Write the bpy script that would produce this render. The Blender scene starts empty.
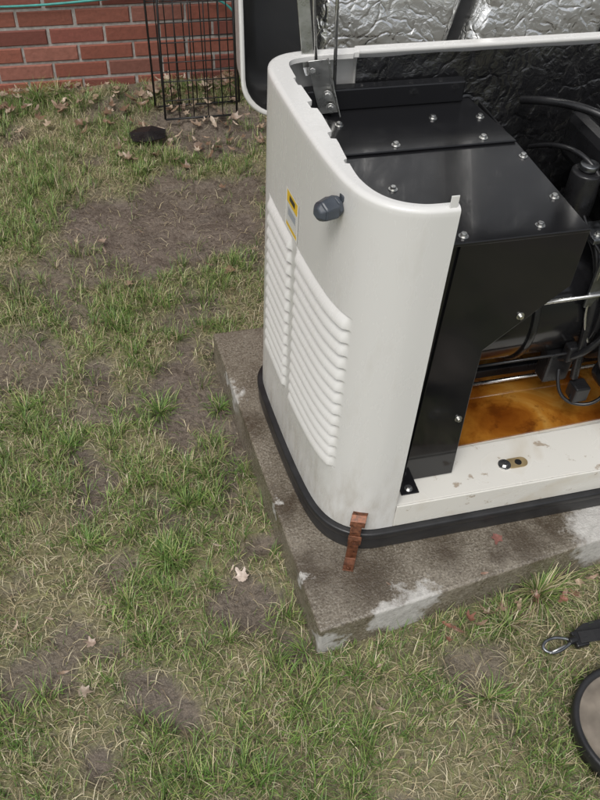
import bpy, bmesh, math, random
import numpy as np
from mathutils import Vector, Matrix, Euler
random.seed(7); rng=np.random.default_rng(11)
S=bpy.context.scene
S.view_settings.view_transform='Standard'; S.view_settings.look='None'; S.view_settings.exposure=0
COL=S.collection

# ---------------------------------------------------------------- helpers
def empty(name):
    e=bpy.data.objects.new(name,None); COL.objects.link(e); return e
def addobj(name,me,mat=None,parent=None,smooth=False):
    o=bpy.data.objects.new(name,me); COL.objects.link(o)
    if mat is not None:
        for m in (mat if isinstance(mat,(list,tuple)) else [mat]): me.materials.append(m)
    if parent: o.parent=parent
    if smooth: me.polygons.foreach_set('use_smooth',[True]*len(me.polygons))
    return o
def mesh(name,vs,fs,mat=None,parent=None,smooth=False):
    me=bpy.data.meshes.new(name); me.from_pydata([tuple(v) for v in vs],[],[tuple(f) for f in fs]); me.update()
    return addobj(name,me,mat,parent,smooth)
def bevel(o,w=.003,seg=2,ang=30):
    m=o.modifiers.new('b','BEVEL'); m.width=w; m.segments=seg; m.limit_method='ANGLE'; m.angle_limit=math.radians(ang); return o
def box(name,x0,x1,y0,y1,z0,z1,mat,parent=None,bv=.003):
    vs=[(x,y,z) for z in (z0,z1) for x,y in ((x0,y0),(x1,y0),(x1,y1),(x0,y1))]
    fs=[(3,2,1,0),(4,5,6,7),(0,1,5,4),(1,2,6,5),(2,3,7,6),(3,0,4,7)]
    o=mesh(name,vs,fs,mat,parent)
    if bv: bevel(o,bv)
    return o
def prism(name,poly,a0,a1,axis,mat,parent=None,bv=.002):
    def mk(p,a):
        return (a,p[0],p[1]) if axis==0 else ((p[0],a,p[1]) if axis==1 else (p[0],p[1],a))
    n=len(poly); vs=[mk(p,a0) for p in poly]+[mk(p,a1) for p in poly]
    fs=[tuple(range(n)),tuple(range(2*n-1,n-1,-1))]+[(i,i+n,(i+1)%n+n,(i+1)%n) for i in range(n)]
    me=bpy.data.meshes.new(name); me.from_pydata(vs,[],fs); bm=bmesh.new(); bm.from_mesh(me)
    bmesh.ops.recalc_face_normals(bm,faces=bm.faces); bm.to_mesh(me); bm.free()
    o=addobj(name,me,mat,parent)
    if bv: bevel(o,bv)
    return o
def cyl(name,p0,p1,r,mat,parent=None,seg=32,r2=None,bv=0,smooth=True):
    p0=Vector(p0);p1=Vector(p1);d=p1-p0
    bm=bmesh.new(); bmesh.ops.create_cone(bm,cap_ends=True,segments=seg,radius1=r,radius2=r if r2 is None else r2,depth=d.length)
    M=Matrix.Translation((p0+p1)/2)@d.to_track_quat('Z','Y').to_matrix().to_4x4()
    bm.transform(M)
    me=bpy.data.meshes.new(name)
    for f in bm.faces: f.smooth=smooth and len(f.verts)==4
    bm.to_mesh(me); bm.free()
    o=addobj(name,me,mat,parent)
    if bv: bevel(o,bv,2,40)
    return o
def tube(name,pts,r,mat,parent=None,cyclic=False,kind='NURBS'):
    cu=bpy.data.curves.new(name,'CURVE'); cu.dimensions='3D'; cu.bevel_depth=r; cu.bevel_resolution=3; cu.resolution_u=8
    cu.use_fill_caps=True
    sp=cu.splines.new(kind); sp.points.add(len(pts)-1)
    for i,p in enumerate(pts): sp.points[i].co=(*p,1)
    if kind=='NURBS': sp.order_u=min(4,len(pts)); sp.use_endpoint_u=True
    sp.use_cyclic_u=cyclic
    o=bpy.data.objects.new(name,cu); COL.objects.link(o); cu.materials.append(mat)
    if parent: o.parent=parent
    return o
_tabs={}
def vn(x,y,s,seed):
    if seed not in _tabs: _tabs[seed]=np.random.default_rng(seed).random((256,256))
    T=_tabs[seed]; X=np.asarray(x)/s+71.3; Y=np.asarray(y)/s+39.7
    xi=np.floor(X).astype(int); yi=np.floor(Y).astype(int); fx=X-xi; fy=Y-yi
    fx=fx*fx*(3-2*fx); fy=fy*fy*(3-2*fy)
    g=lambda a,b:T[a%256,b%256]
    return (g(xi,yi)*(1-fx)+g(xi+1,yi)*fx)*(1-fy)+(g(xi,yi+1)*(1-fx)+g(xi+1,yi+1)*fx)*fy
def fbm(x,y,s,seed,o=3):
    r=0;a=.5;t=0
    for k in range(o): r=r+a*vn(x,y,s/2**k,seed+k);t+=a;a*=.5
    return r/t
def ridg(x,y,s,seed,o=3):
    r=0;a=.5;t=0
    for k in range(o): r=r+a*(1-abs(2*vn(x,y,s/2**k,seed+k)-1));t+=a;a*=.5
    return r/t
def grid_faces(nu,nv):
    i=np.arange(nu-1)[:,None]*nv+np.arange(nv-1)[None,:]
    i=i.ravel(); return np.stack([i,i+nv,i+nv+1,i+1],1)
def npmesh(name,V,F,mat=None,parent=None,smooth=True,cols=None):
    me=bpy.data.meshes.new(name); V=np.ascontiguousarray(V,dtype=np.float32); F=np.ascontiguousarray(F,dtype=np.int32)
    me.vertices.add(len(V)); me.vertices.foreach_set('co',V.ravel())
    k=F.shape[1]; me.loops.add(F.size); me.loops.foreach_set('vertex_index',F.ravel())
    me.polygons.add(len(F)); me.polygons.foreach_set('loop_start',np.arange(0,F.size,k,dtype=np.int32))
    me.polygons.foreach_set('loop_total',np.full(len(F),k,dtype=np.int32))
    me.update(calc_edges=True)
    if cols is not None:
        a=me.color_attributes.new('Col','FLOAT_COLOR','POINT')
        c=np.ones((len(V),4),dtype=np.float32); c[:,:3]=cols; a.data.foreach_set('color',c.ravel())
    me.validate()
    o=addobj(name,me,mat,parent)
    me.polygons.foreach_set('use_smooth',np.full(len(me.polygons),smooth))
    return o

# ---------------------------------------------------------------- materials
class NT:
    def __init__(s,name):
        s.m=bpy.data.materials.new(name); s.m.use_nodes=True; s.t=s.m.node_tree; s.n=s.t.nodes; s.l=s.t.links
        s.b=s.n['Principled BSDF']; s.tc=None
    def node(s,t,**k):
        n=s.n.new(t)
        for a,b in k.items():
            if a in n.inputs: s.inp(n,a,b)
            else: setattr(n,a,b)
        return n
    def inp(s,n,a,b):
        if isinstance(b,bpy.types.NodeSocket): s.l.new(b,n.inputs[a])
        else: n.inputs[a].default_value=b
    def obj(s,scale=(1,1,1),rot=(0,0,0)):
        if not s.tc: s.tc=s.n.new('ShaderNodeTexCoord')
        mp=s.n.new('ShaderNodeMapping'); s.l.new(s.tc.outputs['Object'],mp.inputs[0]); mp.inputs['Scale'].default_value=scale; mp.inputs['Rotation'].default_value=rot
        return mp.outputs[0]
    def noise(s,scale,detail=4,vec=None,rough=.55,dist=0):
        n=s.n.new('ShaderNodeTexNoise'); n.inputs['Scale'].default_value=scale; n.inputs['Detail'].default_value=detail
        n.inputs['Roughness'].default_value=rough; n.inputs['Distortion'].default_value=dist
        s.l.new(vec if vec is not None else s.obj(),n.inputs['Vector']); return n.outputs['Fac']
    def ramp(s,fac,stops,interp='LINEAR'):
        r=s.n.new('ShaderNodeValToRGB'); s.l.new(fac,r.inputs[0]); e=r.color_ramp.elements; r.color_ramp.interpolation=interp
        while len(e)<len(stops): e.new(.5)
        for i,(p,c) in enumerate(stops):
            e[i].position=p; e[i].color=(*c,1) if len(c)==3 else c
        return r.outputs[0]
    def rv(s,fac,a,b,va,vb):
        n=s.n.new('ShaderNodeMapRange'); s.l.new(fac,n.inputs[0])
        for i,v in zip((1,2,3,4),(a,b,va,vb)): n.inputs[i].default_value=v
        return n.outputs[0]
    def mix(s,fac,a,b,mode='MIX'):
        n=s.n.new('ShaderNodeMix'); n.data_type='RGBA'; n.blend_type=mode
        for sock,v in ((n.inputs[0],fac),(n.inputs[6],a),(n.inputs[7],b)):
            if isinstance(v,bpy.types.NodeSocket): s.l.new(v,sock)
            else: sock.default_value=v if not isinstance(v,tuple) else ((*v,1) if len(v)==3 else v)
        return n.outputs[2]
    def math(s,op,a,b=0.,clamp=False):
        n=s.n.new('ShaderNodeMath'); n.operation=op; n.use_clamp=clamp
        for i,v in enumerate((a,b)):
            if isinstance(v,bpy.types.NodeSocket): s.l.new(v,n.inputs[i])
            else: n.inputs[i].default_value=v
        return n.outputs[0]
    def spots(s,pts,vec,soft=.5):
        cur=None
        for (x,y,z,r) in pts:
            d=s.n.new('ShaderNodeVectorMath'); d.operation='DISTANCE'; s.l.new(vec,d.inputs[0]); d.inputs[1].default_value=(x,y,z)
            v=s.rv(d.outputs['Value'],r*(1-soft),r,1,0)
            cur=v if cur is None else s.math('MAXIMUM',cur,v)
        return cur
    def attr(s,name='Col'):
        a=s.n.new('ShaderNodeVertexColor'); a.layer_name=name; return a.outputs[0]
    def bump(s,h,strength=.3,dist=.002,prev=None):
        b=s.n.new('ShaderNodeBump'); s.l.new(h,b.inputs['Height']); b.inputs['Strength'].default_value=strength; b.inputs['Distance'].default_value=dist
        if prev is not None: s.l.new(prev,b.inputs['Normal'])
        s.l.new(b.outputs[0],s.b.inputs['Normal']); return b.outputs[0]
    def set(s,**k):
        mp=dict(color='Base Color',rough='Roughness',metal='Metallic',spec='Specular IOR Level',coat='Coat Weight',trans='Transmission Weight')
        for a,v in k.items():
            i=s.b.inputs[mp[a]]
            if isinstance(v,bpy.types.NodeSocket): s.l.new(v,i)
            else: i.default_value=(*v,1) if isinstance(v,tuple) else v
        return s.m
def simple(name,c,rough=.5,metal=0,var=.25,nscale=25,bumpd=0.0005,spec=.5):
    t=NT(name); n=t.noise(nscale,3)
    t.set(color=t.ramp(n,[(.3,tuple(x*(1-var) for x in c)),(.7,tuple(min(1,x*(1+var)) for x in c))]),
          rough=t.rv(n,.3,.7,max(.02,rough*.75),min(1,rough*1.25)),metal=metal,spec=spec)
    if bumpd: t.bump(t.noise(nscale*8,1),.3,bumpd)
    return t.m

t=NT('painted_steel'); n2=t.noise(34,4,t.obj((1,1,.30)),.65)
sp=t.node('ShaderNodeSeparateXYZ'); t.l.new(t.obj(),sp.inputs[0])
low=t.math('MULTIPLY',t.rv(sp.outputs[2],.15,.36,1,0),t.rv(n2,.40,.66,0,1))
c=t.mix(t.math('MULTIPLY',t.rv(n2,.56,.8,0,1),.22),(.675,.67,.645),(.46,.43,.36))
c=t.mix(t.math('MULTIPLY',low,.6),c,(.34,.30,.24))
t.set(color=c,rough=t.rv(n2,.3,.7,.20,.32)); WHITE=t.m
t=NT('painted_ledge'); n1=t.noise(7,4,dist=.6); n2=t.noise(30,4,rough=.65)
c=t.mix(t.rv(n1,.48,.72,0,.7),(.69,.675,.62),(.50,.43,.31)); c=t.mix(t.rv(n2,.62,.68,0,.7),c,(.28,.20,.12))
t.set(color=c,rough=t.rv(n1,.3,.7,.18,.4)); LEDGE=t.m
t=NT('black_powdercoat'); n=t.noise(6,3)
t.set(color=(.010,.010,.011),rough=t.rv(n,.38,.62,.10,.24),spec=.45,coat=.12); t.b.inputs['Coat Roughness'].default_value=.04
t.bump(t.noise(9,1),.06,.005); BLACK=t.m
BLACK2=simple('black_plastic',(.014,.014,.015),.30)
RUBBER=simple('rubber_black',(.018,.018,.019),.40,bumpd=.0008)
INT=simple('dark_interior',(.011,.011,.011),.45)
ZINC=simple('zinc_plate',(.62,.62,.6),.3,1,.12,40)
STEEL=simple('steel_rod',(.62,.62,.6),.28,1,.1,60)
ALU=simple('cast_aluminium',(.22,.23,.24),.38,1,.2,80)
GREYP=simple('slate_plastic',(.055,.065,.08),.42)
RUST=simple('rusty_latch',(.14,.055,.028),.36,.4,.65,120,.001)
def foil(name,sc,warp):
    t=NT(name)
    v=t.node('ShaderNodeTexVoronoi'); v.feature='DISTANCE_TO_EDGE'; v.inputs['Scale'].default_value=sc
    w=t.node('ShaderNodeVectorMath'); w.operation='ADD'; t.l.new(t.obj((1,1,.6),(0,.5,0)),w.inputs[0])
    nn=t.node('ShaderNodeTexNoise'); nn.inputs['Scale'].default_value=9; nn.inputs['Detail'].default_value=3; t.l.new(t.obj(),nn.inputs['Vector'])
    ms=t.node('ShaderNodeVectorMath'); ms.operation='SCALE'; t.l.new(nn.outputs['Color'],ms.inputs[0]); ms.inputs['Scale'].default_value=warp
    t.l.new(ms.outputs[0],w.inputs[1]); t.l.new(w.outputs[0],v.inputs['Vector'])
    return t,t.rv(v.outputs['Distance'],0,.16,0,1)
t,v=foil('silver_foil',30,.16); t.set(color=(.80,.80,.78),metal=1.,rough=.25); b=t.bump(v,.5,.0025); t.bump(t.noise(60,3,dist=2),.45,.003,b); FOIL=t.m
t,v=foil('black_foil',18,.2); t.set(color=(.013,.013,.014),metal=0.,rough=.12,spec=.8,coat=.3); b=t.bump(v,.5,.004); t.bump(t.noise(40,3,dist=2.5),.5,.005,b); BFOIL=t.m
t=NT('oily_water'); n=t.noise(6,5,t.obj(),.6,.9); n2=t.noise(19,4,rough=.65); n3=t.noise(3.1,2)
c=t.ramp(n,[(.30,(.13,.03,.004)),(.44,(.26,.085,.010)),(.56,(.40,.165,.022)),(.68,(.48,.25,.055)),(.80,(.26,.085,.012))]); c=t.mix(t.rv(n2,.54,.68,0,.8),c,(.11,.028,.005)); c=t.mix(t.rv(n3,.48,.66,0,.65),c,(.06,.02,.006))
t.set(color=c,rough=.02,coat=1.); OIL=t.m
# wet concrete
t=NT('wet_concrete'); v0=t.obj()
nz=t.node('ShaderNodeTexNoise'); nz.inputs['Scale'].default_value=30; nz.inputs['Detail'].default_value=6; nz.inputs['Roughness'].default_value=.68; t.l.new(v0,nz.inputs['Vector'])
s1=t.node('ShaderNodeVectorMath'); s1.operation='SUBTRACT'; t.l.new(nz.outputs['Color'],s1.inputs[0]); s1.inputs[1].default_value=(.5,.5,.5)
s2=t.node('ShaderNodeVectorMath'); s2.operation='SCALE'; t.l.new(s1.outputs[0],s2.inputs[0]); s2.inputs['Scale'].default_value=.13
s3=t.node('ShaderNodeVectorMath'); s3.operation='ADD'; t.l.new(s2.outputs[0],s3.inputs[0]); t.l.new(v0,s3.inputs[1])
dry=t.spots([(.005,-.02,.045,.05),(.05,-.005,.02,.03),(.15,.005,.07,.05),(.21,.01,.095,.06),(.19,.02,.02,.05),(.66,.10,.08,.09),(.74,.1,.05,.11),(-.06,.66,.08,.045),(-.065,.73,.07,.03),(-.035,.31,.09,.03),(-.02,.12,.09,.028),(.9,.1,.08,.05)],s3.outputs[0],.35)
stain=t.spots([(.47,.10,.1,.07),(.41,.09,.1,.05),(.12,.10,.1,.10),(.30,.12,.1,.06),(.0,.3,.1,.06),(.02,.13,.1,.09),(.55,.13,.1,.05),(-.03,.55,.1,.06)],s3.outputs[0],.8)
gr=t.noise(210,3,rough=.7); mid=t.noise(8,6,rough=.7); fine=t.noise(75,4,rough=.7)
wet=t.mix(t.rv(mid,.3,.7,0,1),(.115,.094,.066),(.235,.205,.160)); wet=t.mix(t.rv(gr,.50,.66,0,.7),wet,(.37,.335,.275)); wet=t.mix(t.rv(gr,.34,.44,.75,0),wet,(.045,.035,.025)); wet=t.mix(t.rv(fine,.36,.48,.45,0),wet,(.065,.050,.034))
wet=t.mix(t.math('MULTIPLY',stain,.80),wet,(.050,.034,.019))
dc=t.mix(t.rv(fine,.3,.7,0,1),(.36,.345,.32),(.55,.535,.50))
t.set(color=t.mix(dry,wet,dc),rough=t.math('ADD',t.rv(mid,.3,.7,.08,.38),t.math('MULTIPLY',dry,.6),True),spec=.8)
br=t.noise(60,2,t.obj((.7,1.5,1)))
b=t.bump(br,.4,.003); t.bump(gr,.7,.003,b); CONC=t.m
t=NT('brick'); c=t.attr(); n=t.noise(60,4)
c2=t.mix(t.rv(n,.35,.75,0,.45),c,(.12,.045,.03))
t.set(color=c2,rough=.8); t.bump(n,.6,.003); BRICK=t.m
t=NT('mortar'); n=t.noise(60,3); t.set(color=t.ramp(n,[(.3,(.26,.24,.22)),(.7,(.44,.42,.39))]),rough=.95); t.bump(n,.6,.003); MORTAR=t.m
t=NT('soil'); c=t.attr(); n=t.noise(80,4,rough=.68); n2=t.noise(320,1)
c2=t.mix(t.rv(n,.35,.65,.7,0),c,(.045,.034,.026)); c2=t.mix(t.rv(n2,.58,.7,0,.45),c2,(.30,.25,.19))
t.set(color=c2,rough=t.rv(n,.35,.65,.35,.9)); t.bump(n,.8,.010); SOIL=t.m
t=NT('grass_blade'); c=t.attr(); t.set(color=c,rough=.45,spec=.4); GRASS=t.m
t=NT('dead_leaf'); c=t.attr(); t.set(color=t.mix(t.rv(t.noise(90,2),.4,.7,0,.45),c,(.10,.06,.035)),rough=.42); LEAF=t.m
TEAL=simple('teal_hose',(.05,.28,.25),.4)
STRAP=simple('nylon_strap',(.015,.015,.016),.7,nscale=200)
TAN=simple('weathered_plastic',(.20,.17,.135),.45,var=.35,nscale=18)

# ---------------------------------------------------------------- camera
f=800.;vd=(250,1170);dxp=3900.
D=np.array([vd[0]-300,vd[1]-400,f],float); D/=np.linalg.norm(D)
dy=-(f*f+(vd[0]-300)*dxp)/(vd[1]-400)
X=np.array([dxp,dy,f],float); X/=np.linalg.norm(X)
Zv=-D; Yv=np.cross(Zv,X); R=np.stack([X,Yv,Zv])
cam=bpy.data.cameras.new('camera'); co=bpy.data.objects.new('camera',cam); COL.objects.link(co)
M=Matrix(((R[0,0],-R[0,1],-R[0,2],-.2762),(R[1,0],-R[1,1],-R[1,2],-.6915),(R[2,0],-R[2,1],-R[2,2],1.5),(0,0,0,1)))
co.matrix_world=M; cam.sensor_fit='VERTICAL'; cam.sensor_height=24; cam.lens=24; cam.clip_start=.02; cam.clip_end=1000
S.camera=co

# ---------------------------------------------------------------- light
w=bpy.data.worlds.new('World'); S.world=w; w.use_nodes=True; nt=w.node_tree
bg=nt.nodes['Background']; sky=nt.nodes.new('ShaderNodeTexSky'); sky.sky_type='NISHITA'; sky.sun_disc=False
EL,AZ=math.radians(58),math.radians(215)
sky.sun_elevation=EL; sky.sun_rotation=AZ; sky.air_density=1.; sky.dust_density=4; sky.ozone_density=.8
hs=nt.nodes.new('ShaderNodeHueSaturation'); hs.inputs['Saturation'].default_value=.3
nt.links.new(sky.outputs[0],hs.inputs['Color']); nt.links.new(hs.outputs[0],bg.inputs[0]); bg.inputs[1].default_value=.14
sl=bpy.data.lights.new('sun','SUN'); sl.energy=1.35; sl.angle=math.radians(22); sl.color=(1,.98,.95)
so=bpy.data.objects.new('sun',sl); COL.objects.link(so)
sd=Vector((math.sin(AZ)*math.cos(EL),math.cos(AZ)*math.cos(EL),math.sin(EL)))
so.rotation_euler=sd.to_track_quat('Z','Y').to_euler()

# ---------------------------------------------------------------- ground
PATCH=[(-.13,1.55,.36,.24,1.),(-.33,1.42,.2,.14,.85),(.05,1.75,.24,.14,.95),(-.60,1.0,.12,.15,.85),(-.35,.90,.08,.09,.95),(-.13,.80,.085,.19,1.),(-.10,1.05,.10,.09,.8),(-.34,.53,.055,.09,.95),
 (-.33,-.01,.07,.12,.95),(-.09,.18,.065,.10,.95),(-.53,.07,.07,.07,.85),(.14,2.2,.30,.22,.95),(-.4,.25,.06,.05,.7),(-.05,.55,.055,.15,.9),(1.6,.5,.3,.3,.8),(-1.1,.4,.2,.25,.7)]
def bare(x,y):
    wx=(fbm(x,y,.14,40,3)-.5)*.26; wy=(fbm(x,y,.14,50,3)-.5)*.26
    m=np.zeros_like(x)
    for (cx,cy,rx,ry,s) in PATCH:
        d=np.sqrt(((x+wx-cx)/rx)**2+((y+wy-cy)/ry)**2); m=np.maximum(m,s*np.clip((1.2-d)/.4,0,1))
    m=np.maximum(m,np.clip((fbm(x,y,.18,60,4)-.615)/.07,0,1)*.8)
    m=np.maximum(m,np.clip(1-abs(y-2.58)/.07,0,1)*.6)
    return m
def gz(x,y):
    b=bare(x,y)
    fade=np.clip(1.8-np.hypot(x-.2,y-1)/3,0,1)
    return ((fbm(x,y,.35,5,3)-.5)*.035+(fbm(x,y,.05,9,3)-.5)*.016*(.5+1.1*b)-.014*b)*fade-.002
def ext(a,b,st,far):
    c=np.arange(a,b+1e-6,st); k=np.geomspace(st*2,far,26)
    return np.concatenate([(a-k)[::-1],c,b+k])
xs=ext(-1.2,1.6,.0125,250); ys=ext(-.9,2.65,.0125,250)
XX,YY=np.meshgrid(xs,ys,indexing='ij'); x=XX.ravel(); y=YY.ravel()
B=bare(x,y)[:,None]; q=fbm(x,y,.12,70,4)[:,None]
soil=np.array([.098,.078,.062])*(1-q)*1.2+np.array([.21,.17,.135])*q*1.1
thatch=np.array([.14,.145,.06])*(1-q)+np.array([.29,.27,.13])*q
colr=soil*B+thatch*(1-B)
colr=np.where(np.hypot(x-.2,y-1)[:,None]>3,np.array([.11,.14,.045]),colr)
npmesh('ground',np.stack([x,y,gz(x,y)],1),grid_faces(len(xs),len(ys)),SOIL,None,True,colr)

# ---------------------------------------------------------------- grass blades
def inpad(x,y):
    return (x>-.0-.062*y-.003)&(y>.118*x*.9-.004)&(x<1.42)&(y<.89)
def blades(x,y,h,wd,ang,lean,col,curl=.5,seg=2):
    n=len(x); z=gz(x,y)-.003
    ts=np.linspace(0,1,seg+1)
    dx=np.cos(ang);dyv=np.sin(ang); px=-dyv;py=dx
    V=np.zeros((n,(seg+1)*2,3)); C=np.zeros((n,(seg+1)*2,3))
    cx=np.zeros(n);cz=np.zeros(n); a=lean*.35
    for k,tt in enumerate(ts):
        wk=wd*(1-tt**1.6*.92)*.5
        for sgn,j in ((-1,0),(1,1)):
            V[:,2*k+j,0]=x+dx*cx+px*wk*sgn; V[:,2*k+j,1]=y+dyv*cx+py*wk*sgn; V[:,2*k+j,2]=z+cz
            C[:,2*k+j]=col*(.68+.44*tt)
        st=h/seg; cx=cx+np.sin(a)*st; cz=cz+np.cos(a)*st; a=np.minimum(a+lean*(.65*(1+curl))/seg*1.5,2.0)
    V[:,:,2]=np.maximum(V[:,:,2],(z+.001)[:,None])
    base=(np.arange(n)*(seg+1)*2)[:,None]
    F=np.concatenate([base+np.array([2*k,2*k+1,2*k+3,2*k+2]) for k in range(seg)],0)
    return V.reshape(-1,3),F,C.reshape(-1,3)
def pick(n,pal,w):
    i=rng.choice(len(pal),n,p=np.array(w)/sum(w)); return np.array(pal)[i]*(1+.18*rng.standard_normal((n,1)))
Vs=[];Fs=[];Cs=[];off=0
def add(V,F,C):
    global off
    Vs.append(V);Fs.append(F+off);Cs.append(np.clip(C,0.005,1));off+=len(V)
def scatter(area,n):
    x=rng.uniform(area[0],area[1],n);y=rng.uniform(area[2],area[3],n); return x,y
GREEN=[(.085,.165,.036),(.125,.22,.048),(.18,.285,.070),(.265,.35,.10),(.37,.40,.15)]
STRAWP=[(.52,.45,.27),(.62,.55,.37),(.40,.32,.19),(.24,.18,.11)]
for area,dens in (((-.85,.95,-.50,2.57),15000),((-2.4,-.85,-1.0,2.57),1800),((.95,2.8,-1.0,2.57),1800),((-.85,.95,-1.1,-.50),2500)):
    A=(area[1]-area[0])*(area[3]-area[2])
    nt_=int(A*dens/8); tx,ty=scatter(area,nt_); g=fbm(tx,ty,.20,90,4); bb=bare(tx,ty)
    keep=(~inpad(tx,ty))&(rng.random(nt_)<np.clip((g-.29)*4.2,0.09,1)*(1-bb*.97)); tx=tx[keep];ty=ty[keep];g=g[keep]
    k=rng.integers(5,18,len(tx)); k=(k*np.clip(g*1.9,.5,1.5)).astype(int)+2; i=np.repeat(np.arange(len(tx)),k); n=len(i)
    r=np.abs(rng.normal(0,.012,n)); a=rng.uniform(0,6.283,n)
    x=tx[i]+r*np.cos(a);y=ty[i]+r*np.sin(a); ok=~inpad(x,y); x=x[ok];y=y[ok];a=a[ok];i=i[ok];n=len(x)
    hh=(rng.uniform(.020,.060,len(tx))*(.55+.9*g))[i]*rng.uniform(.6,1.25,n)
    tone=fbm(tx,ty,.3,95,3)[i]*.6+.4*rng.random(len(tx))[i]
    col=pick(n,GREEN,[4,5,4,3,2])*(.65+.65*tone[:,None]); dead=rng.random(n)<.17; col[dead]=pick(dead.sum(),STRAWP,[3,2,2,1])
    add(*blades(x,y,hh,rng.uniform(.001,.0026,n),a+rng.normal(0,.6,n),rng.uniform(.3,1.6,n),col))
    n=int(A*dens*.4); x,y=scatter(area,n); g=fbm(x,y,.20,90,4); keep=(~inpad(x,y))&(rng.random(n)<np.clip((g-.2)*3,.08,1)*(1-bare(x,y)*.95)); x=x[keep];y=y[keep];n=len(x)
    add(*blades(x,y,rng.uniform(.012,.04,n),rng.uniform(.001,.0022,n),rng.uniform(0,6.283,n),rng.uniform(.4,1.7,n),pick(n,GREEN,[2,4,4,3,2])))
    n=int(A*dens*.85); x,y=scatter(area,n); keep=(~inpad(x,y))&(rng.random(n)<(1-bare(x,y)*.90)*np.clip(1.6-fbm(x,y,.20,90,4)*1.6,.15,1)); x=x[keep];y=y[keep];n=len(x)
    add(*blades(x,y,rng.uniform(.012,.055,n),rng.uniform(.0009,.002,n),rng.uniform(0,6.283,n),rng.uniform(1.5,3.2,n),pick(n,STRAWP,[3,3,2,1]),.2))
for (cx,cy,k,h,st) in [(.50,.035,160,.10,.45),(.57,.06,110,.09,.5),(.40,-.02,60,.07,.5),(-.26,.28,110,.06,.1),(-.35,.20,60,.05,.1),(-.48,2.48,120,.10,.25),(-.40,2.52,80,.09,.2),(-.30,2.45,60,.07,.3),(-.22,.74,90,.055,.05),(-.55,.8,80,.05,.05),(.30,-.16,60,.055,.3),(-.07,.72,60,.05,.1),(-.02,.02,40,.045,.2),(.66,.08,80,.08,.5),(-.16,-.2,60,.05,.1),(-.42,.36,70,.05,.05),(-.45,.66,80,.05,.05),(-.2,.42,70,.05,.05),(-.3,1.1,70,.05,.05)]:
    n=k*2; a=rng.uniform(0,6.283,n); r=np.abs(rng.normal(0,.022,n)); x=cx+r*np.cos(a); y=cy+r*np.sin(a); ok=~inpad(x,y); x=x[ok];y=y[ok];a=a[ok];n=len(x)
    col=pick(n,GREEN,[3,4,3,2,1]); dd=rng.random(n)<st; col[dd]=pick(dd.sum(),STRAWP,[3,2,1,1])
    add(*blades(x,y,h*rng.uniform(.5,1.2,n),rng.uniform(.0012,.0027,n),a+rng.normal(0,.5,n),rng.uniform(.4,1.8,n),col,seg=3))
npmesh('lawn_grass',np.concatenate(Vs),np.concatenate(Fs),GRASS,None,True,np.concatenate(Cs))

# ---------------------------------------------------------------- fallen leaves
def leafmesh(x,y,z,size,rot,tilt,curl,kind):
    prof=[]; N=34
    if kind==0: lob=[(0,1.,.62),(1.05,.88,.55),(-1.0,.9,.55),(2.0,.66,.55),(-2.05,.68,.55),(3.1,.4,.6)]
    else: lob=[(0,1.1,1.0),(3.14,.9,.9)]
    for i in range(N):
        a=2*math.pi*i/N; r=.50 if kind==0 else .34
        for (la,ll,lw) in lob:
            da=abs((a-la+math.pi)%(2*math.pi)-math.pi); r=max(r,ll*max(0,1-(da/lw)**1.2))
        r*=random.uniform(.86,1.08)
        prof.append((math.cos(a)*r,math.sin(a)*r*(.95 if kind==0 else .8)))
    vs=[(0,0)]+[(p[0]*.5,p[1]*.5) for p in prof]+prof
    out=[]; M=Euler((tilt,tilt*.6,rot)).to_matrix()
    ph=random.random()*6; ph2=random.random()*6
    for (a,b) in vs:
        zz=curl*(a*a*.5+b*b*.9)+.14*math.sin(a*4+ph)*b+.10*math.sin(b*5+ph2)
        v=M@Vector((a*size,b*size,zz*size)); out.append((v.x+x,v.y+y,v.z+z))
    tri=[(0,1+i,1+(i+1)%N) for i in range(N)]; qd=[(1+i,1+N+i,1+N+(i+1)%N,1+(i+1)%N) for i in range(N)]
    return out,tri+qd
LV=[];LF=[];LC=[]
def leaf(x,y,size,col,z=None,tilt=.25,kind=0,curl=.5,up=.018):
    zz=(float(gz(np.array([x]),np.array([y]))[0])+up) if z is None else z
    v,fc=leafmesh(x,y,zz,size,random.uniform(0,6.28),random.uniform(-tilt,tilt),curl*random.uniform(.3,1.6),kind)
    o=len(LV); k=random.uniform(.8,1.15); LV.extend(v); LF.extend([tuple(i+o for i in q) for q in fc]); LC.extend([tuple(c_*k for c_ in col)]*len(v))
LCOL=[(.30,.215,.15),(.22,.14,.09),(.42,.33,.24),(.18,.115,.075),(.48,.39,.30),(.27,.20,.15)]
leaf(-.112,.20,.026,(.60,.50,.42),kind=0,curl=.8,tilt=.1,up=.028); leaf(-.43,.12,.017,(.42,.32,.25))
for (x,y,s) in [(.06,1.26,.03),(.02,1.9,.03),(-.31,1.48,.022),(-.25,1.25,.02),(.12,1.75,.02),(-.45,.02,.02),(-.2,2.0,.025),(-.16,2.35,.03)]: leaf(x,y,s,random.choice(LCOL),up=.02)
leaf(.42,.125,.021,(.27,.12,.10),.104,.1); leaf(.36,.05,.010,(.22,.13,.09),.104,.1,1); leaf(.16,.07,.006,(.2,.13,.09),.103,.1,1)
for i in range(22): leaf(.24+i*.020+random.uniform(-.02,.02),-.012+.0025*i-random.uniform(0,.03),random.uniform(.012,.022),random.choice([(.27,.12,.08),(.32,.22,.15),(.22,.12,.08),(.38,.29,.2)]),tilt=.6,curl=1.,up=.034,kind=random.choice((0,1)))
for i in range(190):
    x=random.uniform(-.9,.6); y=2.56-abs(random.gauss(0,.17)); leaf(x,y,random.uniform(.013,.034),random.choice(LCOL),tilt=.6,kind=random.choice((0,0,1)),curl=.9,up=.032)
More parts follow.
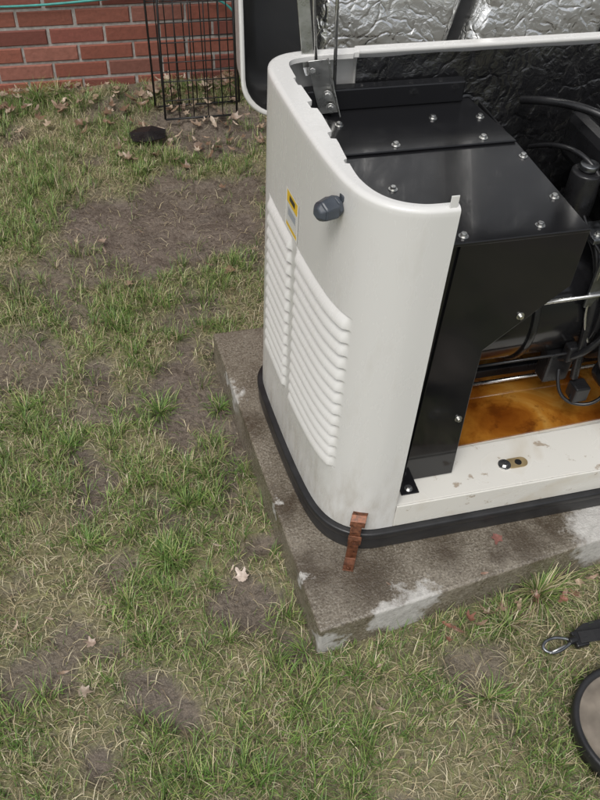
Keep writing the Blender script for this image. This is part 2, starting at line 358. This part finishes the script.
for i in range(100):
    x=random.gauss(.14,.2); y=random.uniform(1.95,2.5); leaf(x,y,random.uniform(.013,.032),random.choice(LCOL),tilt=.5,kind=random.choice((0,1)),curl=.9,up=.022)
for i in range(120):
    x=random.uniform(-.9,1.5); y=random.uniform(-.6,2.2)
    if inpad(np.array(x),np.array(y)): continue
    leaf(x,y,random.uniform(.006,.014),random.choice(LCOL),tilt=.5,kind=random.choice((0,1,1)),curl=1.,up=.022)
me=bpy.data.meshes.new('fallen_leaves'); me.from_pydata(LV,[],LF); me.update()
a=me.color_attributes.new('Col','FLOAT_COLOR','POINT'); a.data.foreach_set('color',np.concatenate([np.array(LC),np.ones((len(LC),1))],1).astype(np.float32).ravel())
addobj('fallen_leaves',me,LEAF,None,True)

# ---------------------------------------------------------------- brick wall
bw=empty('brick_wall')
box('mortar_bed',-4.5,5.5,2.603,2.85,-.1,2.75,MORTAR,bw,0)
V=[];F=[];C=[]
bh,bl,jt=.057,.203,.0105
for r in range(40):
    z0=-.03+r*(bh+jt); xo=-4.5+(0.5*(bl+jt) if r%2 else 0)-.06
    k=0
    while xo+k*(bl+jt)<5.3:
        x0=xo+k*(bl+jt)+random.uniform(-.002,.002); x1=x0+bl; yf=2.597+random.uniform(-.0025,.0025); yb=2.65; e=.004; zz0=z0+random.uniform(-.001,.001); zz1=zz0+bh
        o=len(V)
        V+= [(x0,yf+e,zz0),(x1,yf+e,zz0),(x1,yf+e,zz1),(x0,yf+e,zz1),(x0+e,yf,zz0+e),(x1-e,yf,zz0+e),(x1-e,yf,zz1-e),(x0+e,yf,zz1-e),(x0,yb,zz0),(x1,yb,zz0),(x1,yb,zz1),(x0,yb,zz1)]
        F+= [(o+4,o+5,o+6,o+7),(o,o+1,o+5,o+4),(o+1,o+2,o+6,o+5),(o+2,o+3,o+7,o+6),(o+3,o,o+4,o+7),(o+8,o+9,o+1,o),(o+9,o+10,o+2,o+1),(o+10,o+11,o+3,o+2),(o+11,o+8,o,o+3)]
        b=random.uniform(.7,1.2); c=random.choice([(.26,.085,.056),(.30,.105,.07),(.21,.068,.05),(.27,.11,.08)]); C+=[[q*b for q in c]]*12; k+=1
npmesh('bricks',np.array(V),np.array(F),BRICK,bw,False,np.array(C))

# ---------------------------------------------------------------- pad
pad=prism('concrete_pad',[(0,0),(.30,.034),(.64,.076),(1.42,.13),(1.38,.89),(-.055,.885)],-.05,.1,2,CONC,None,.006)
pad.modifiers['b'].segments=3

# ---------------------------------------------------------------- generator
G=empty('standby_generator')
XR=1.27
front_left=[(.150,.1655),(.128,.171),(.108,.180),(.090,.193),(.074,.211),(.061,.235),(.051,.268),(.044,.31),(.037,.37),(.031,.44),(.026,.52),(.022,.60),(.024,.64),(.034,.668),(.055,.688),(.085,.697),(.12,.700)]
pts=np.array([(.192,.165)]+front_left+[(.2,.70)])
for _ in range(2):
    q=[pts[0]]
    for a_,b_ in zip(pts[:-1],pts[1:]): q+= [a_*.75+b_*.25,a_*.25+b_*.75]
    q.append(pts[-1]); pts=np.array(q)
seg=np.r_[0,np.cumsum(np.hypot(*np.diff(pts,axis=0).T))]
NS=260; s=np.linspace(0,seg[-1],NS); px=np.interp(s,seg,pts[:,0]); py=np.interp(s,seg,pts[:,1])
tx=np.gradient(px);ty=np.gradient(py);L_=np.hypot(tx,ty); nx=-ty/L_; ny=tx/L_
if ny[0]>0: nx,ny=-nx,-ny
if nx[NS//2]>0: nx=-nx
zs=np.unique(np.concatenate([np.linspace(.158,.305,20),np.linspace(.305,.69,460),np.linspace(.69,.90,26)]))
Sx,Zz=np.meshgrid(np.arange(NS),zs,indexing='ij'); yy=py[Sx]; left=(nx[Sx]<-.5)
def sst(a,b,v):
    t_=np.clip((v-a)/(b-a),0,1); return t_*t_*(3-2*t_)
def col(y0,y1,z0,z1): return sst(y0,y0+.014,yy)*sst(y1,y1-.014,yy)*((Zz>z0)&(Zz<z1))
per=.0285; z0=.315; nl=13
fr=((Zz-z0)/per)%1
prof=np.where(fr<.14,fr/.14,np.cos((fr-.14)/.86*1.571))
mask=(col(.215,.425,z0,z0+per*nl)+col(.442,.60,z0,z0+per*nl))*left
disp=-.005*mask+.0125*prof*mask
Vx=px[Sx]+nx[Sx]*disp; Vy=py[Sx]+ny[Sx]*disp
R_=.010
def ring(ins,z): return px-nx*ins,py-ny*ins,np.full(NS,z)
extra=[]
for a_ in (20,40,60,80,90):
    a_=math.radians(a_); extra.append(ring(R_*(1-math.cos(a_)),.900+R_*math.sin(a_)*.7))
fl=np.interp(py,[.165,.19,.26,.36,.45,.62,.70],[.006,.007,.012,.026,.032,.030,.022])
fl=np.where(px>.19,.018,fl)
jag=np.zeros(NS)
jag-= .009*((py>.475)&(py<.50)&left[:,0]); jag-=.008*((py>.375)&(py<.395)&left[:,0]); jag-=.006*((py>.30)&(py<.312)&left[:,0]); jag-=.005*((py>.56)&(py<.59)&left[:,0])
extra.append((px-nx*(R_+fl+jag),py-ny*(R_+fl+jag),np.full(NS,.9065)))
extra.append((px-nx*(R_+fl+jag),py-ny*(R_+fl+jag),np.full(NS,.898)))
extra.append((px-nx*(R_+.001),py-ny*(R_+.001),np.full(NS,.896)))
extra.append((px-nx*(.004),py-ny*(.004),np.full(NS,.885)))
extra.append((px-nx*(.004),py-ny*(.004),np.full(NS,.158)))
VX=np.concatenate([Vx]+[e[0][:,None] for e in extra],1);VY=np.concatenate([Vy]+[e[1][:,None] for e in extra],1);VZ=np.concatenate([Zz]+[e[2][:,None] for e in extra],1)
Vv=np.stack([VX,VY,VZ],-1).reshape(-1,3)
o=npmesh('end_panel',Vv,grid_faces(NS,VX.shape[1]),WHITE,G,True)
try:
    bpy.context.view_layer.objects.active=o; o.select_set(True); bpy.ops.object.shade_smooth_by_angle(angle=math.radians(40)); o.select_set(False)
except Exception as e: print(e)
box('panel_edge_lip',.188,.1925,.1662,.186,.235,.896,WHITE,G,.001)
box('panel_edge_tab',.176,.188,.1690,.1710,.905,.924,WHITE,G,.0008)
rp=[(XR-p[0],p[1]) for p in pts]
n=len(rp); V=[]
for (ins,z) in ((0,.158),(0,.9),(.01,.907),(.03,.907),(.03,.89)):
    for i,(a_,b_) in enumerate(rp):
        dx_=XR/2-a_; V.append((a_+(ins if dx_>0 else -ins)*min(1,abs(dx_)*2.5),b_+(ins if b_<.43 else -ins)*min(1,abs(b_-.43)*4),z))
F=[(k*n+i,k*n+i+1,(k+1)*n+i+1,(k+1)*n+i) for k in range(4) for i in range(n-1)]
mesh('end_panel_right',V,F,WHITE,G,True)
box('back_wall',.2,XR-.2,.692,.700,.158,.900,WHITE,G,.001)
box('back_rim',.198,XR-.198,.678,.7005,.899,.9075,WHITE,G,.003)
def outline(off):
    ptx=np.array(pts); t_=np.gradient(ptx,axis=0); t_/=np.linalg.norm(t_,axis=1)[:,None]
    nn=np.stack([t_[:,1],-t_[:,0]],1)
    if nn[0][1]>0: nn=-nn
    l=ptx+nn*off
    r=[(XR-a_,b_) for a_,b_ in l][::-1]
    return [tuple(q) for q in l]+r
def ringprism(name,off_o,off_i,z0,z1,mat,bv=.003):
    O=outline(off_o);I=outline(off_i);n=len(O); V=[(*p,z0) for p in O]+[(*p,z1) for p in O]+[(*p,z0) for p in I]+[(*p,z1) for p in I]
    F=[]
    for i in range(n):
        j=(i+1)%n
        F+=[(i,j,n+j,n+i),(n+i,n+j,3*n+j,3*n+i),(3*n+i,3*n+j,2*n+j,2*n+i),(2*n+i,2*n+j,j,i)]
    me=bpy.data.meshes.new(name); me.from_pydata(V,[],F); bm=bmesh.new(); bm.from_mesh(me); bmesh.ops.recalc_face_normals(bm,faces=bm.faces); bm.to_mesh(me); bm.free()
    return bevel(addobj(name,me,mat,G,True),bv,2,50)
ringprism('rubber_trim',.009,-.03,.099,.140,RUBBER,.004)
ringprism('rubber_trim_lip',.0125,-.03,.137,.156,RUBBER,.004)
base=prism('base_pan',outline(-.0015),.12,.2,2,LEDGE,G,.0)
prism('front_ledge',[(.16,.1685),(XR-.16,.1685),(XR-.10,.3),(.10,.285)],.19,.221,2,LEDGE,G,.004)
box('front_ledge_lip',.1935,XR-.193,.1645,.1688,.157,.2235,LEDGE,G,.002)
pool=[(.37,.305),(XR-.2,.325),(XR-.2,.66),(.30,.66),(.34,.42)]
prism('oil_pool',pool,.2005,.2045,2,OIL,G,0)
box('tray_back_rail',.33,XR-.1,.49,.505,.204,.228,BLACK2,G)
prism('duct_front',[(.226,.224),(.333,.224),(.325,.454),(.324,.567),(.455,.691),(.455,.803),(.236,.803)],.223,.227,1,BLACK,G,.0012)
prism('duct_body',[(.07,.224),(.322,.224),(.319,.565),(.449,.693),(.449,.795),(.07,.795)],.2285,.66,1,BLACK,G,.002)
prism('duct_top_front',[(.085,.2225),(.455,.2225),(.455,.505),(.085,.505)],.797,.8035,2,BLACK,G,.0015)
prism('duct_top_rear',[(.07,.497),(.452,.497),(.430,.668),(.07,.668)],.8042,.8085,2,BLACK,G,.0015)
box('duct_side_fill',.058,.07,.26,.66,.2,.78,INT,G,0)
box('duct_rear_riser',.10,.41,.652,.676,.809,.850,BLACK,G,.003)
def bolt(p,nrm=(0,0,1),r=.0055,h=.005):
    p=Vector(p);nn=Vector(nrm).normalized()
    cyl('bolt',p,p+nn*.0013,r*1.45,ZINC,G,24,bv=.0004); cyl('bolt_head',p+nn*.0013,p+nn*(.0013+h),r,ZINC,G,6,r2=r*.92,smooth=False,bv=.0006)
for (x_,y_) in [(.181,.386),(.246,.240),(.378,.246),(.438,.318),(.444,.45),(.12,.33)]: bolt((x_,y_,.8035))
for (x_,y_) in [(.229,.515),(.42,.59),(.15,.60),(.33,.60),(.395,.515)]: bolt((x_,y_,.8085))
for (x_,z_) in [(.377,.638),(.313,.394)]: bolt((x_,.223,z_),(0,-1,0),.005,.005)
box('duct_foot',.212,.250,.190,.224,.2215,.2250,BLACK,G,.001); bolt((.231,.203,.225),r=.006)
cyl('lift_washer',(.451,.222,.2212),(.451,.222,.2235),.0135,ZINC,G); cyl('lift_screw',(.451,.222,.2236),(.451,.222,.2275),.0065,ZINC,G,6,smooth=False)
def slot(cx,cy,hx,r,n=12):
    return [(cx+hx+r*math.cos(math.radians(-90+180*i/n)),cy+r*math.sin(math.radians(-90+180*i/n))) for i in range(n+1)]+[(cx-hx+r*math.cos(math.radians(90+180*i/n)),cy+r*math.sin(math.radians(90+180*i/n))) for i in range(n+1)]
prism('lift_plate',slot(.478,.222,.012,.013),.2215,.2232,2,simple('rust_brown',(.33,.25,.13),.5,.3),G,.0005)
cyl('lift_hole_b',(.482,.222,.2233),(.482,.222,.2238),.0075,INT,G)
cyl('alternator_barrel',(.33,.50,.47),(.66,.50,.47),.150,BLACK,G,64,bv=.006)
for xx in (.36,.50,.645): cyl('barrel_band',(xx,.50,.47),(xx+.014,.50,.47),.156,BLACK2,G,64,bv=.003)
cyl('tie_rod',(.47,.343,.55),(.80,.343,.554),.0042,STEEL,G,16)
cyl('tray_rod',(.46,.455,.226),(.85,.455,.228),.0045,STEEL,G,16)
cyl('tie_rod_low',(.36,.345,.40),(.80,.345,.40),.003,BLACK2,G,12)
cyl('flywheel_housing',(.665,.48,.50),(.78,.48,.50),.185,BLACK2,G,48,bv=.01)
box('engine_block',.785,1.05,.36,.62,.28,.70,ALU,G,.02)
box('air_cleaner',.62,.86,.42,.62,.70,.80,BLACK2,G,.02)
for i in range(9): box('fin_%d'%i,.645+i*.02,.650+i*.02,.435,.60,.80,.812,BLACK2,G,.002)
box('bracket_plate',.58,.66,.36,.42,.66,.672,ALU,G,.003)
box('bracket_plate_b',.60,.63,.345,.352,.52,.66,ALU,G,.003)
cyl('carb_body',(.60,.47,.66),(.60,.47,.75),.030,BLACK2,G,24,bv=.004)
cyl('carb_cap',(.60,.47,.752),(.60,.47,.764),.018,ALU,G,24,bv=.002)
cyl('solenoid',(.66,.36,.60),(.76,.36,.60),.028,BLACK2,G,24,bv=.004)
cyl('oil_filter',(.70,.33,.36),(.70,.24,.36),.036,BLACK2,G,32,bv=.006)
box('regulator',.58,.64,.36,.40,.30,.38,BLACK2,G,.006)
box('connector',.625,.66,.30,.335,.29,.33,BLACK2,G,.004)
box('connector_b',.60,.625,.335,.36,.38,.42,BLACK2,G,.004)
for i,(rr,pt) in enumerate([(.008,[(.54,.66,.80),(.58,.57,.84),(.64,.50,.83),(.70,.45,.81),(.80,.42,.7)]),(.005,[(.56,.62,.72),(.58,.50,.80),(.63,.42,.74),(.66,.38,.60),(.64,.36,.45)]),
    (.009,[(.56,.6,.6),(.60,.44,.68),(.63,.36,.62),(.62,.34,.48),(.63,.33,.34)]),(.004,[(.61,.36,.34),(.60,.33,.29),(.64,.30,.27),(.70,.28,.3),(.74,.33,.4)]),(.005,[(.66,.32,.5),(.62,.30,.42),(.66,.28,.36),(.75,.30,.34)]),(.007,[(.6,.38,.36),(.61,.31,.40),(.64,.30,.46),(.7,.33,.55)]),
    (.003,[(.57,.40,.70),(.585,.37,.66),(.60,.34,.63),(.66,.33,.60)])]):
    tube('hose_%d'%i,pt,rr,BLACK2,G)
tube('fuel_line',[(.60,.33,.69),(.62,.35,.62),(.59,.36,.52),(.63,.33,.44)],.003,STEEL,G)
for (x_,y_) in [(.595,.375),(.64,.405)]: bolt((x_,y_,.672),r=.005)
for (x_,z_) in [(.65,.78),(.75,.73),(.82,.78),(.69,.72)]: bolt((x_,.419,z_),(0,-1,0),.005)
def crumple(name,x0,x1,z0,z1,y,amp,mat,nx_=160,nz_=110,seed=200):
    u=np.linspace(x0,x1,nx_);v=np.linspace(z0,z1,nz_);U,Vq=np.meshgrid(u,v,indexing='ij')
    Yq=y-amp*fbm(U+Vq*.4,Vq,.16,seed,3)-amp*.25*ridg(U,Vq-U*.7,.08,seed+9,2)
    return npmesh(name,np.stack([U.ravel(),Yq.ravel(),Vq.ravel()],1),grid_faces(nx_,nz_),mat,G,True)
crumple('foil_back_wall',.20,1.15,.21,.893,.690,.014,BFOIL)
box('inner_divider',.452,.456,.52,.668,.25,.80,BLACK2,G,.001)
# ---- lock knob
kc=Vector((.055,.272,.862)); kd=Vector((-.90,-.43,.0)).normalized()
cyl('lock_base',kc-kd*.012,kc+kd*.010,.012,GREYP,G,24,bv=.002)
cyl('lock_neck',kc+kd*.008,kc+kd*.016,.0165,GREYP,G,8,smooth=False,bv=.002)
box('lock_fin',kc.x-.004,kc.x+.008,kc.y-.014,kc.y+.010,kc.z+.010,kc.z+.020,GREYP,G,.002)
cyl('lock_knob',kc+kd*.016,kc+kd*.040,.0195,GREYP,G,6,r2=.0165,smooth=False,bv=.003)
cyl('lock_tip',kc+kd*.040,kc+kd*.047,.0160,GREYP,G,6,r2=.009,smooth=False,bv=.002)
# ---- warning label
t=NT('warning_label'); tc=t.node('ShaderNodeTexCoord'); sp=t.node('ShaderNodeSeparateXYZ'); t.l.new(tc.outputs['Generated'],sp.inputs[0])
zc=sp.outputs[2]; yc=sp.outputs[1]
br=t.node('ShaderNodeTexBrick'); br.inputs['Scale'].default_value=9; br.inputs['Color1'].default_value=(.2,.2,.2,1); br.inputs['Color2'].default_value=(.4,.4,.4,1); br.inputs['Mortar'].default_value=(.75,.75,.72,1); br.inputs['Mortar Size'].default_value=.09
cmb=t.node('ShaderNodeCombineXYZ'); t.l.new(yc,cmb.inputs[0]); t.l.new(zc,cmb.inputs[1]); t.l.new(cmb.outputs[0],br.inputs[0])
c=t.mix(t.math('GREATER_THAN',zc,.66),br.outputs[0],(.80,.52,.03)); c=t.mix(t.math('LESS_THAN',zc,.14),c,(.80,.52,.03))
c=t.mix(t.math('MULTIPLY',t.math('LESS_THAN',t.math('ABSOLUTE',t.math('SUBTRACT',zc,.46)),.10),t.math('LESS_THAN',t.math('ABSOLUTE',t.math('SUBTRACT',yc,.5)),.3)),c,(.35,.38,.42))
c=t.mix(t.math('MULTIPLY',t.math('LESS_THAN',t.math('ABSOLUTE',t.math('SUBTRACT',zc,.82)),.07),t.math('LESS_THAN',t.math('ABSOLUTE',t.math('SUBTRACT',yc,.5)),.22)),c,(.03,.03,.03))
c=t.mix(t.math('GREATER_THAN',t.math('ABSOLUTE',t.math('SUBTRACT',yc,.5)),.42),c,(.82,.82,.78))
c=t.mix(t.math('GREATER_THAN',t.math('ABSOLUTE',t.math('SUBTRACT',zc,.5)),.46),c,(.82,.82,.78))
t.set(color=c,rough=.35); LABEL=t.m
V=[];F=[];ny_=8
for k in range(ny_+1):
    y_=.418+(.486-.418)*k/ny_; x_=np.interp(y_,pts[4:-8,1],pts[4:-8,0])-.0012
    V+=[(x_,y_,.692),(x_,y_,.768)]
F=[(2*k,2*k+1,2*k+3,2*k+2) for k in range(ny_)]
mesh('warning_label',V,F,LABEL,G,True)
# ---- rusty latch at corner
def strip(name,path,width,th,side,mat,parent):
    V=[];side=Vector(side).normalized()
    P=[Vector(p) for p in path]
    for i,p in enumerate(P):
        d=(P[min(i+1,len(P)-1)]-P[max(i-1,0)]).normalized(); nn=d.cross(side).normalized()
        for a_,b_ in ((-1,-1),(1,-1),(1,1),(-1,1)): V.append(p+side*width/2*a_+nn*th/2*b_)
    F=[(0,1,2,3),tuple(4*(len(P)-1)+k for k in (3,2,1,0))]
    for i in range(len(P)-1):
        for k in range(4): F.append((4*i+k,4*i+(k+1)%4,4*i+4+(k+1)%4,4*i+4+k))
    me=bpy.data.meshes.new(name); me.from_pydata([tuple(v) for v in V],[],F); bm=bmesh.new(); bm.from_mesh(me); bmesh.ops.recalc_face_normals(bm,faces=bm.faces); bm.to_mesh(me); bm.free()
    return bevel(addobj(name,me,mat,parent),th*.3,2,40)
sdv=(.93,-.36,0)
strip('hold_down_strap',[(.118,.176,.196),(.116,.168,.206),(.111,.158,.203),(.107,.1495,.185),(.1055,.147,.16),(.104,.1445,.13),(.102,.142,.106),(.095,.129,.1025),(.089,.116,.102)],.022,.0022,sdv,RUST,G)
strip('strap_hood',[(.124,.1755,.213),(.118,.1665,.215),(.112,.156,.208),(.110,.152,.198)],.030,.002,sdv,RUST,G)
strip('strap_clip',[(.1065,.1465,.176),(.105,.1425,.168),(.1045,.1425,.156),(.105,.1445,.150)],.0265,.0022,sdv,RUST,G)
cyl('strap_bolt',(.1045,.1425,.162),(.1025,.1375,.161),.0045,RUST,G,6,smooth=False,bv=.0006)
cyl('anchor_bolt',(.092,.122,.103),(.092,.122,.109),.005,RUST,G,6,smooth=False,bv=.0006)
# ---- lid
LO=Vector((.0,.868,.745)); up=Vector((0,.14,.99)).normalized(); fd=Vector((0,-.99,.14)).normalized()
def LP(x,h,d): return LO+Vector((x,0,0))+up*h+fd*d
def rrect(x0,x1,h0,h1,r,n=8):
    q=[]
    for cx,ch,a0 in ((x1-r,h0+r,-90),(x1-r,h1-r,0),(x0+r,h1-r,90),(x0+r,h0+r,180)):
        for i in range(n+1):
            a_=math.radians(a0+90*i/n); q.append((cx+r*math.cos(a_),ch+r*math.sin(a_)))
    return q
rings=[rrect(.07,XR-.07,.06,.60,.06),rrect(.030,XR-.03,.025,.64,.07),rrect(.012,XR-.012,.005,.66,.07),rrect(.004,XR-.004,0,.665,.07),rrect(.0,XR,-.003,.668,.07),rrect(.004,XR-.004,0,.665,.07),rrect(.009,XR-.009,.005,.66,.066)]
ds=[-.035,-.015,.02,.115,.126,.130,.124]
V=[];n=len(rings[0])
for rg,d in zip(rings,ds): V+=[LP(a_,b_,d) for a_,b_ in rg]
F=[(k*n+i,k*n+(i+1)%n,(k+1)*n+(i+1)%n,(k+1)*n+i) for k in range(len(rings)-1) for i in range(n)]+[tuple(range(n-1,-1,-1))]
mesh('lid_shell',V,F,WHITE,G,True)
rings=[rrect(.0095,XR-.0095,.0055,.6595,.066),rrect(.016,XR-.016,.012,.65,.062),rrect(.045,XR-.045,.035,.63,.05)]; ds=[.1235,.03,.004]
V=[]
for rg,d in zip(rings,ds): V+=[LP(a_,b_,d) for a_,b_ in rg]
F=[(k*n+i,k*n+(i+1)%n,(k+1)*n+(i+1)%n,(k+1)*n+i) for k in range(2) for i in range(n)]+[tuple(range(2*n,3*n))]
mesh('lid_lining',V,F,INT,G,True)
def pillow(name,xa0,xa1,xb0,xb1,h0,h1,seed):
    nu,nv=150,150;u=np.linspace(0,1,nu);v=np.linspace(0,1,nv);U,Vq=np.meshgrid(u,v,indexing='ij')
    Xq=(xa0+(xa1-xa0)*U)*(1-Vq)+(xb0+(xb1-xb0)*U)*Vq; H=h0+(h1-h0)*Vq
    e=np.minimum(1,np.minimum(np.minimum(U,1-U)*12,np.minimum(Vq,1-Vq)*14))**.5
    dd=.004+e*(.030+.010*fbm(Xq*.7+H*.5,H,.12,seed,3)+.004*ridg(Xq+H*1.5,H-Xq*.4,.07,seed+5,2))
    Pq=np.stack([LO.x+Xq, LO.y+up.y*H+fd.y*dd, LO.z+up.z*H+fd.z*dd],-1).reshape(-1,3)
    npmesh(name,Pq,grid_faces(nu,nv),FOIL,G,True)
pillow('foil_pad',.165,.445,.165,.60,.05,.60,300); pillow('foil_pad_b',.475,.80,.635,.90,.05,.60,330); pillow('foil_pad_c',.83,1.20,.93,1.20,.05,.60,350)
strip('lid_arm',[(.088,.70,1.12),(.096,.69,1.0),(.108,.675,.885),(.112,.668,.872)],.022,.003,(1,0,.1),ZINC,G)
strip('hinge_plate',[(.118,.655,.905),(.128,.648,.86),(.140,.636,.815)],.034,.0025,(.9,-.3,.2),ZINC,G)
strip('hinge_plate_flange',[(.134,.640,.910),(.144,.633,.865),(.156,.622,.818)],.018,.0025,(.1,.9,.1),ZINC,G)
cyl('prop_rod',(.148,.640,.86),(.146,.68,1.18),.0032,ZINC,G,12)
cyl('prop_rod_b',(.120,.664,.88),(.100,.70,1.18),.0028,ZINC,G,12)
for p in ((.112,.660,.885),(.134,.632,.85),(.140,.628,.828)): bolt(p,(-.3,-.9,.2),.006,.005)

# ---------------------------------------------------------------- black wire panels
WM=simple('black_wire',(.014,.014,.014),.45)
def wirepanel(name,x0,x1,yb,yt,h,sx,sz,skew=0,r=.0022):
    E=empty(name)
    def P3(u,v): return (x0+(x1-x0)*u+skew*v, yb+(yt-yb)*v, .005+h*v)
    n=int(round((x1-x0)/sx)); m=int(round(h/sz))
    for i in range(n+1): cyl('wire_v%d'%i,P3(i/n,0),P3(i/n,1),r if 0<i<n else r*1.9,WM,E,8)
    for j in range(m+1): cyl('wire_h%d'%j,P3(0,j/m),P3(1,j/m),r if 0<j<m else r*1.9,WM,E,8)
    return E
wirepanel('wire_fence_panel',-.035,.30,2.36,2.56,.85,.034,.12,0)
wirepanel('wire_fence_panel',-.01,.27,2.25,2.54,.75,.056,.065,.03)
tube('garden_hose',[(-2.5,2.57,.34),(-1.4,2.585,.36),(-.8,2.58,.335),(-.5,2.585,.318),(-.25,2.582,.330),(0,2.585,.345),(.2,2.58,.34),(.32,2.57,.30),(.36,2.55,.18),(.34,2.5,.03),(.45,2.45,.012),(1.2,2.4,.012)],.0045,TEAL)

# ---------------------------------------------------------------- small items
V=[(-.15,2.09,.010),(-.09,2.07,.018),(-.03,2.10,.012),(-.02,2.15,.018),(-.07,2.17,.026),(-.12,2.185,.016),(-.16,2.14,.020),(-.09,2.12,.030)]
sc=mesh('plastic_scrap',V,[(i,(i+1)%7,7) for i in range(7)],BLACK2); m=sc.modifiers.new('s','SOLIDIFY'); m.thickness=.003
Dp=empty('round_pan'); cx,cy=.535,-.285
def lathe(name,prof,c,mat,parent,seg=72):
    V=[];n=len(prof)
    for i in range(seg):
        a_=6.28318*i/seg
        for r_,z_ in prof: V.append((c[0]+r_*math.cos(a_),c[1]+r_*math.sin(a_),c[2]+z_))
    F=[(i*n+k,((i+1)%seg)*n+k,((i+1)%seg)*n+k+1,i*n+k+1) for i in range(seg) for k in range(n-1)]
    return mesh(name,V,F,mat,parent,True)
lathe('pan_rim',[(.098,0),(.112,.004),(.116,.03),(.118,.052),(.114,.056),(.108,.054),(.105,.046)],(cx,cy,.0),RUBBER,Dp)
lathe('pan_face',[(.1055,.046),(.10,.042),(.09,.045),(.05,.043),(.045,.040),(.0001,.040)],(cx,cy,0),TAN,Dp)
H=empty('snap_hook_strap')
tube('hook_ring',[(.500,-.094,.034),(.478,-.082,.036),(.450,-.083,.036),(.436,-.096,.034),(.444,-.111,.032),(.470,-.114,.032),(.498,-.100,.034)],.0034,ALU,H,False)
cyl('hook_gate',(.446,-.111,.033),(.496,-.101,.034),.0024,ZINC,H,12)
cyl('hook_swivel',(.496,-.097,.034),(.512,-.095,.034),.008,BLACK2,H,16,bv=.001)
box('buckle',.508,.536,-.112,-.078,.022,.036,BLACK2,H,.003)
strip('strap',[(.52,-.094,.036),(.55,-.098,.040),(.60,-.10,.036),(.66,-.12,.03),(.74,-.15,.02)],.025,.003,(.15,1,0),STRAP,H)
strip('strap_tail',[(.515,-.088,.03),(.545,-.075,.028),(.60,-.07,.02),(.64,-.05,.016)],.022,.003,(.15,1,0),STRAP,H)
